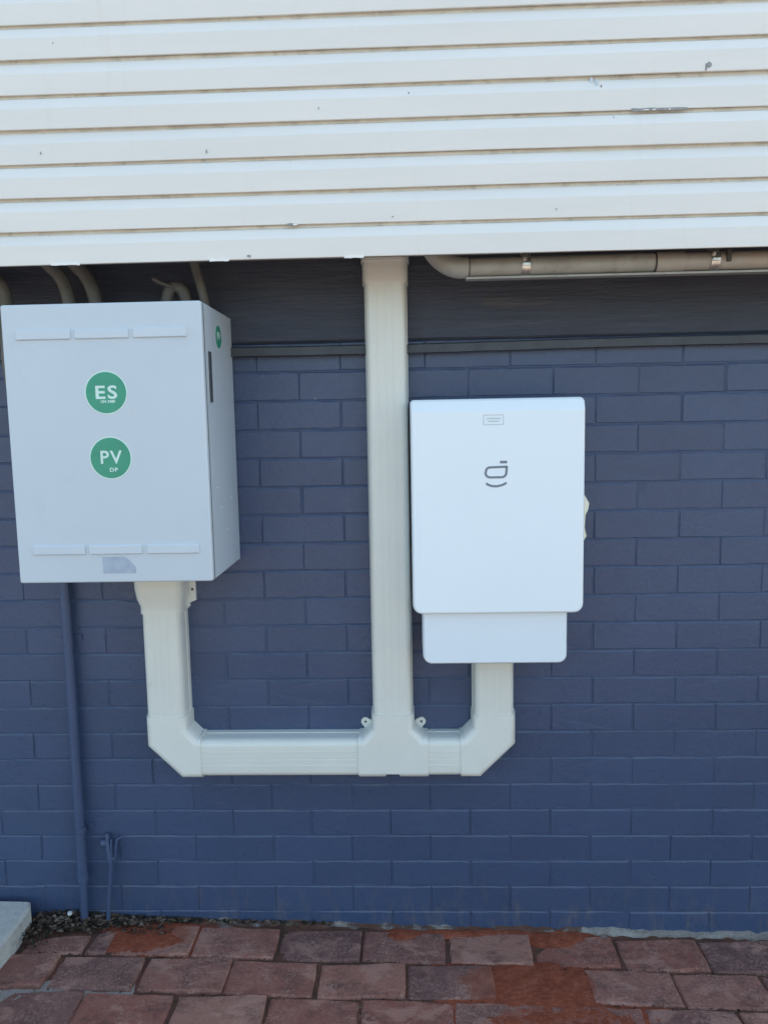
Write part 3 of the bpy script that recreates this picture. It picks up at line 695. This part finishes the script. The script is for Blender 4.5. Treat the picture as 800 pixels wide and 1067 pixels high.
# logo
def ribbon(pts, wd, y0, y1, closed=False):
    P = [Vector((x, z)) for x, z in pts]; n = len(P); Lf = []; Rt = []
    for i in range(n):
        a = P[i] - P[i - 1] if (i or closed) else P[1] - P[0]; b = P[(i + 1) % n] - P[i] if (i < n - 1 or closed) else a
        t = (a.normalized() + b.normalized()).normalized(); nn = Vector((-t.y, t.x)) * (wd / 2 / max(.5, t.dot(b.normalized()))); Lf.append(P[i] + nn); Rt.append(P[i] - nn)
    v = [(p.x, y, p.y) for y in (y0, y1) for p in Lf + Rt]; f = []; m = n if closed else n - 1
    for i in range(m):
        j = (i + 1) % n; f += [(i, j, n + j, n + i), (2 * n + i, 2 * n + j, 3 * n + j, 3 * n + i), (i, j, 2 * n + j, 2 * n + i), (n + i, n + j, 3 * n + j, 3 * n + i)]
    return MB().add(v, f)
LX, LZ = -.1905, 1.487                                     # logo centre
def lz(px, pz): return (LX + (px - 326) / 11.86 / 400 * 1.02, LZ - (pz - 760) / 11.86 / 395)
ring = []
for cx, cz, a0, rr in ((248, 744, 180, 50), (458, 692, 90, 4), (398, 764, 0, 58), (250, 764, 270, 58)):
    for k in range(7):
        t = math.radians(a0 - 90 * k / 6) if a0 != 270 else math.radians(270 - 90 * k / 6)
        if a0 == 90: t = math.radians(90 - 90 * k / 6)
        if a0 == 0: t = math.radians(0 - 90 * k / 6)
        ring.append((cx + rr * math.cos(t), cz - rr * math.sin(t)))
logo = ipart(ribbon([lz(*p) for p in ring], .0062, IF + .001, IF - .0006, True).build('logo', M['logo']))
isub(ribbon([lz(375, 628), lz(466, 628)], .0072, IF + .001, IF - .0006).build('logo_dash', M['logo']), logo)
arcp = [(200, 897), (222, 915), (258, 930), (300, 937), (345, 937), (395, 925), (430, 912), (458, 892)]
isub(ribbon([lz(*p) for p in arcp], .0062, IF + .001, IF - .0006).build('logo_arc', M['logo']), logo)
# rating label: thin frame with two lines of faint print
fl = rrect(-.224, -.1705, 1.6175, 1.6435, .002, 3)
lab = ipart(ribbon(fl, .0022, IF + .001, IF - .0005, True).build('rating_label', M['logo_pale']))
for x0, x1, z in ((-.216, -.177, 1.634), (-.211, -.182, 1.6265)): isub(ribbon([(x0, z), (x1, z)], .0038, IF + .001, IF - .0005).build('print_line', M['logo_pale']), lab)
# isolator switch on the right flank
iso = layered([(.042, 1.280), (0.0630, 1.283), (0.0720, 1.298), (0.0665, 1.322), (0.0685, 1.358), (0.0760, 1.374), (0.0785, 1.392), (0.0670, 1.412), (0.0530, 1.430), (.042, 1.438)], [(.002, -.075), (0, -.079), (0, -.138), (.003, -.143)])
iso_o = ipart(iso.build('isolator_switch', M['ivory'], None, True))
kn = MB().box(.066, .0795, -.118, -.098, 1.378, 1.398, .002); isub(kn.build('switch_knob', M['ivory'], None, True), iso_o)

# ------------------------------------------------------------------ pipe under the overhang, right
pipe = empty('overhead_pipe', (.2, -.2, 2.03)); tag(pipe, 'beige horizontal pipe with metal clips under the right of the overhang', 'pipe')
def ppart(o): return keep(o, pipe)
PZ, PY = 2.034, -.2
ppart(MB().tube([(-.285, PY, PZ - .001), (-.03, PY, PZ), (.226, PY, PZ + .001)], .0255, 24).build('pipe_length', M['pvc'], None, True))
ppart(MB().tube([(.2265, PY, PZ), (1.2, PY, PZ), (4.5, PY, PZ - .01)], .0245, 24).build('pipe_length', M['pvc_warm'], None, True))
ppart(MB().tube([(.2275, PY, PZ), (.30, PY, PZ)], .0275, 24).build('coupling', M['pvc_warm'], None, True))
ppart(MB().tube([(.2225, PY, PZ), (.2268, PY, PZ)], .0268, 24).build('joint_ring', M['seam'], None, True))
el = arc_pts([(-.262, PY, PZ), (-.30, PY, PZ), (-.345, PY + .01, PZ + .03), (-.375, PY + .02, PZ + .09), (-.38, PY + .03, 2.16)], 3)
ppart(MB().tube(el, .0285, 24).build('elbow', M['pvc'], None, True))
ppart(MB().tube([(-.263, PY, PZ), (-.2605, PY, PZ)], .0293, 24).build('joint_ring', M['seam'], None, True))
ppart(MB().box(-.27, 4.5, PY - .020, PY + .012, PZ - .0335, PZ - .0275, .001).build('support_rail', M['pvc'], None, True))
for cx in (-.113, .377):
    cl = ppart(MB().tube([(cx - .011, PY, PZ), (cx + .011, PY, PZ)], .0288, 24).build('pipe_clip', M['steel'], None, True))
    mb = MB().box(cx - .010, cx + .010, PY - .034, PY - .020, PZ - .004, PZ + .004, .001); o = mb.build('clip_lug', M['steel']); o.parent = cl
    mb = MB().tube([(cx - .004, PY - .024, PZ + .02), (cx - .004, PY - .035, PZ + .022)], .007, 10); mb.tube([(cx + .008, PY - .02, PZ + .027), (cx + .008, PY - .02, 2.17)], .004, 8); mb.box(cx - .013, cx + .013, PY - .008, PY + .008, PZ + .024, 2.17)
    o = mb.build('clip_hanger', M['steel']); o.parent = cl
ppart(MB().box(.404, .416, PY - .030, PY - .018, PZ - .006, PZ + .024, .002).build('bolt', M['seam'], None, True))

# ------------------------------------------------------------------ conduits dropping into the cabinet, left
def conduit(name, pts, r, label, mat=M['flex'], extra=None, it=3):
    pts = [(CP.x + (x - CP.x) * 1.052, y + .11 if y < -.15 else y, CP.z + (z - CP.z) * 1.052 if z > BZ1 + .01 else z) for x, y, z in pts]
    o = MB().tube(arc_pts(pts, it), r * 1.05, 16).build(name, mat, None, True)
    return tag(o, label, 'conduit', 'conduits entering the cabinet top')
conduit('flexible_conduit', [(-1.47, -.19, 2.168), (-1.405, -.2, 2.08), (-1.352, -.2, 2.03), (-1.337, -.2, 1.942)], .0185, 'curved grey conduit into the cabinet top, left of the close pair')
conduit('flexible_conduit', [(-1.39, -.19, 2.168), (-1.335, -.2, 2.08), (-1.283, -.2, 2.03), (-1.262, -.2, 1.942)], .0185, 'curved grey conduit into the cabinet top, right of the close pair')
conduit('flexible_conduit', [(-1.01, -.2, 2.168), (-.998, -.2, 2.06), (-.980, -.2, 2.00), (-.968, -.2, 1.942)], .0125, 'thin straight grey conduit at the right corner of the cabinet top')
conduit('flexible_conduit', [(-1.66, -.2, 2.168), (-1.65, -.2, 2.03), (-1.575, -.2, 2.035), (-1.525, -.2, 2.03), (-1.515, -.2, 1.97), (-1.515, -.12, 1.80), (-1.515, -.03, 1.6)], .017, 'grey conduit bending down just left of the cabinet')
pn = empty('cable_gland', (-1.05, -.2, BZ1)); tag(pn, 'small bent grey cable gland with a lever on the cabinet top', 'cable gland', 'conduits entering the cabinet top')
def back(pts): return [(CP.x + (x - CP.x) * 1.052, y + .11, CP.z + (z - CP.z) * 1.052 if z > BZ1 + .01 else z) for x, y, z in pts]
keep(MB().tube(arc_pts(back([(-1.083, -.2, 1.942), (-1.072, -.2, 1.995), (-1.048, -.2, 2.006), (-1.026, -.2, 1.990), (-1.020, -.2, 1.942)]), 3), .0165, 14).build('bend', M['flex'], None, True), pn)
keep(MB().tube(back([(-1.104, -.225, 2.022), (-1.088, -.222, 2.012), (-1.05, -.215, 1.998)]), [.0065, .006, .004], 10).build('lever', M['flex'], None, True), pn)

# ------------------------------------------------------------------ painted pipe and stake at the foot of the wall, left
dp = empty('wall_pipe', (-1.492, -.03, .04)); tag(dp, 'thin blue painted pipe running down the wall below the cabinet', 'pipe')
keep(MB().tube([(-1.489, -.028, 1.5), (-1.490, -.028, .9), (-1.493, -.029, .20)], .0155, 20).build('pipe_length', M['pipe_paint'], None, True), dp)
keep(MB().tube([(-1.493, -.029, .205), (-1.494, -.029, .15), (-1.497, -.030, .02)], .0125, 20).build('pipe_tail', M['pipe_paint'], None, True), dp)
keep(MB().tube([(-1.493, -.029, .222), (-1.493, -.029, .186)], .0178, 20).build('socket', M['pipe_paint'], None, True), dp)
for zz in (.98, .36):
    mb = MB().tube([(-1.4905, -.028, zz - .009), (-1.4905, -.028, zz + .009)], .0175, 20); mb.box(-1.523, -1.457, -.006, .002, zz - .009, zz + .009)
    keep(mb.build('saddle', M['pipe_paint'], None, True), dp)
sk_ = empty('stake', (-1.42, -.03, .04)); tag(sk_, 'thin blue painted rod with a wire loop standing by the wall', 'rod')
keep(MB().tube([(-1.422, -.035, .0), (-1.412, -.032, .12), (-1.400, -.028, .235), (-1.400, -.028, .262)], [.0072, .007, .0068, .0075], 12).build('shaft', M['pipe_paint'], None, True), sk_)
keep(MB().tube(arc_pts([(-1.401, -.028, .25), (-1.407, -.022, .29), (-1.412, -.016, .338)], 2), [.0095] * 9, 12).build('prong', M['pipe_paint'], None, True) if False else MB().tube([(-1.401, -.028, .25), (-1.407, -.022, .29), (-1.413, -.016, .338)], [.0085, .0095, .007], 12).build('prong', M['pipe_paint'], None, True), sk_)
keep(MB().tube(arc_pts([(-1.366, -.02, .328), (-1.379, -.026, .322), (-1.381, -.03, .29), (-1.383, -.03, .262), (-1.393, -.03, .256), (-1.396, -.03, .28), (-1.394, -.028, .325)], 3), .0034, 10).build('wire_loop', M['pipe_paint'], None, True), sk_)
keep(side_disc(-.014, .305, .014, .014, -1.43, -1.415, 18).build('knob', M['pipe_paint'], None, True), sk_)
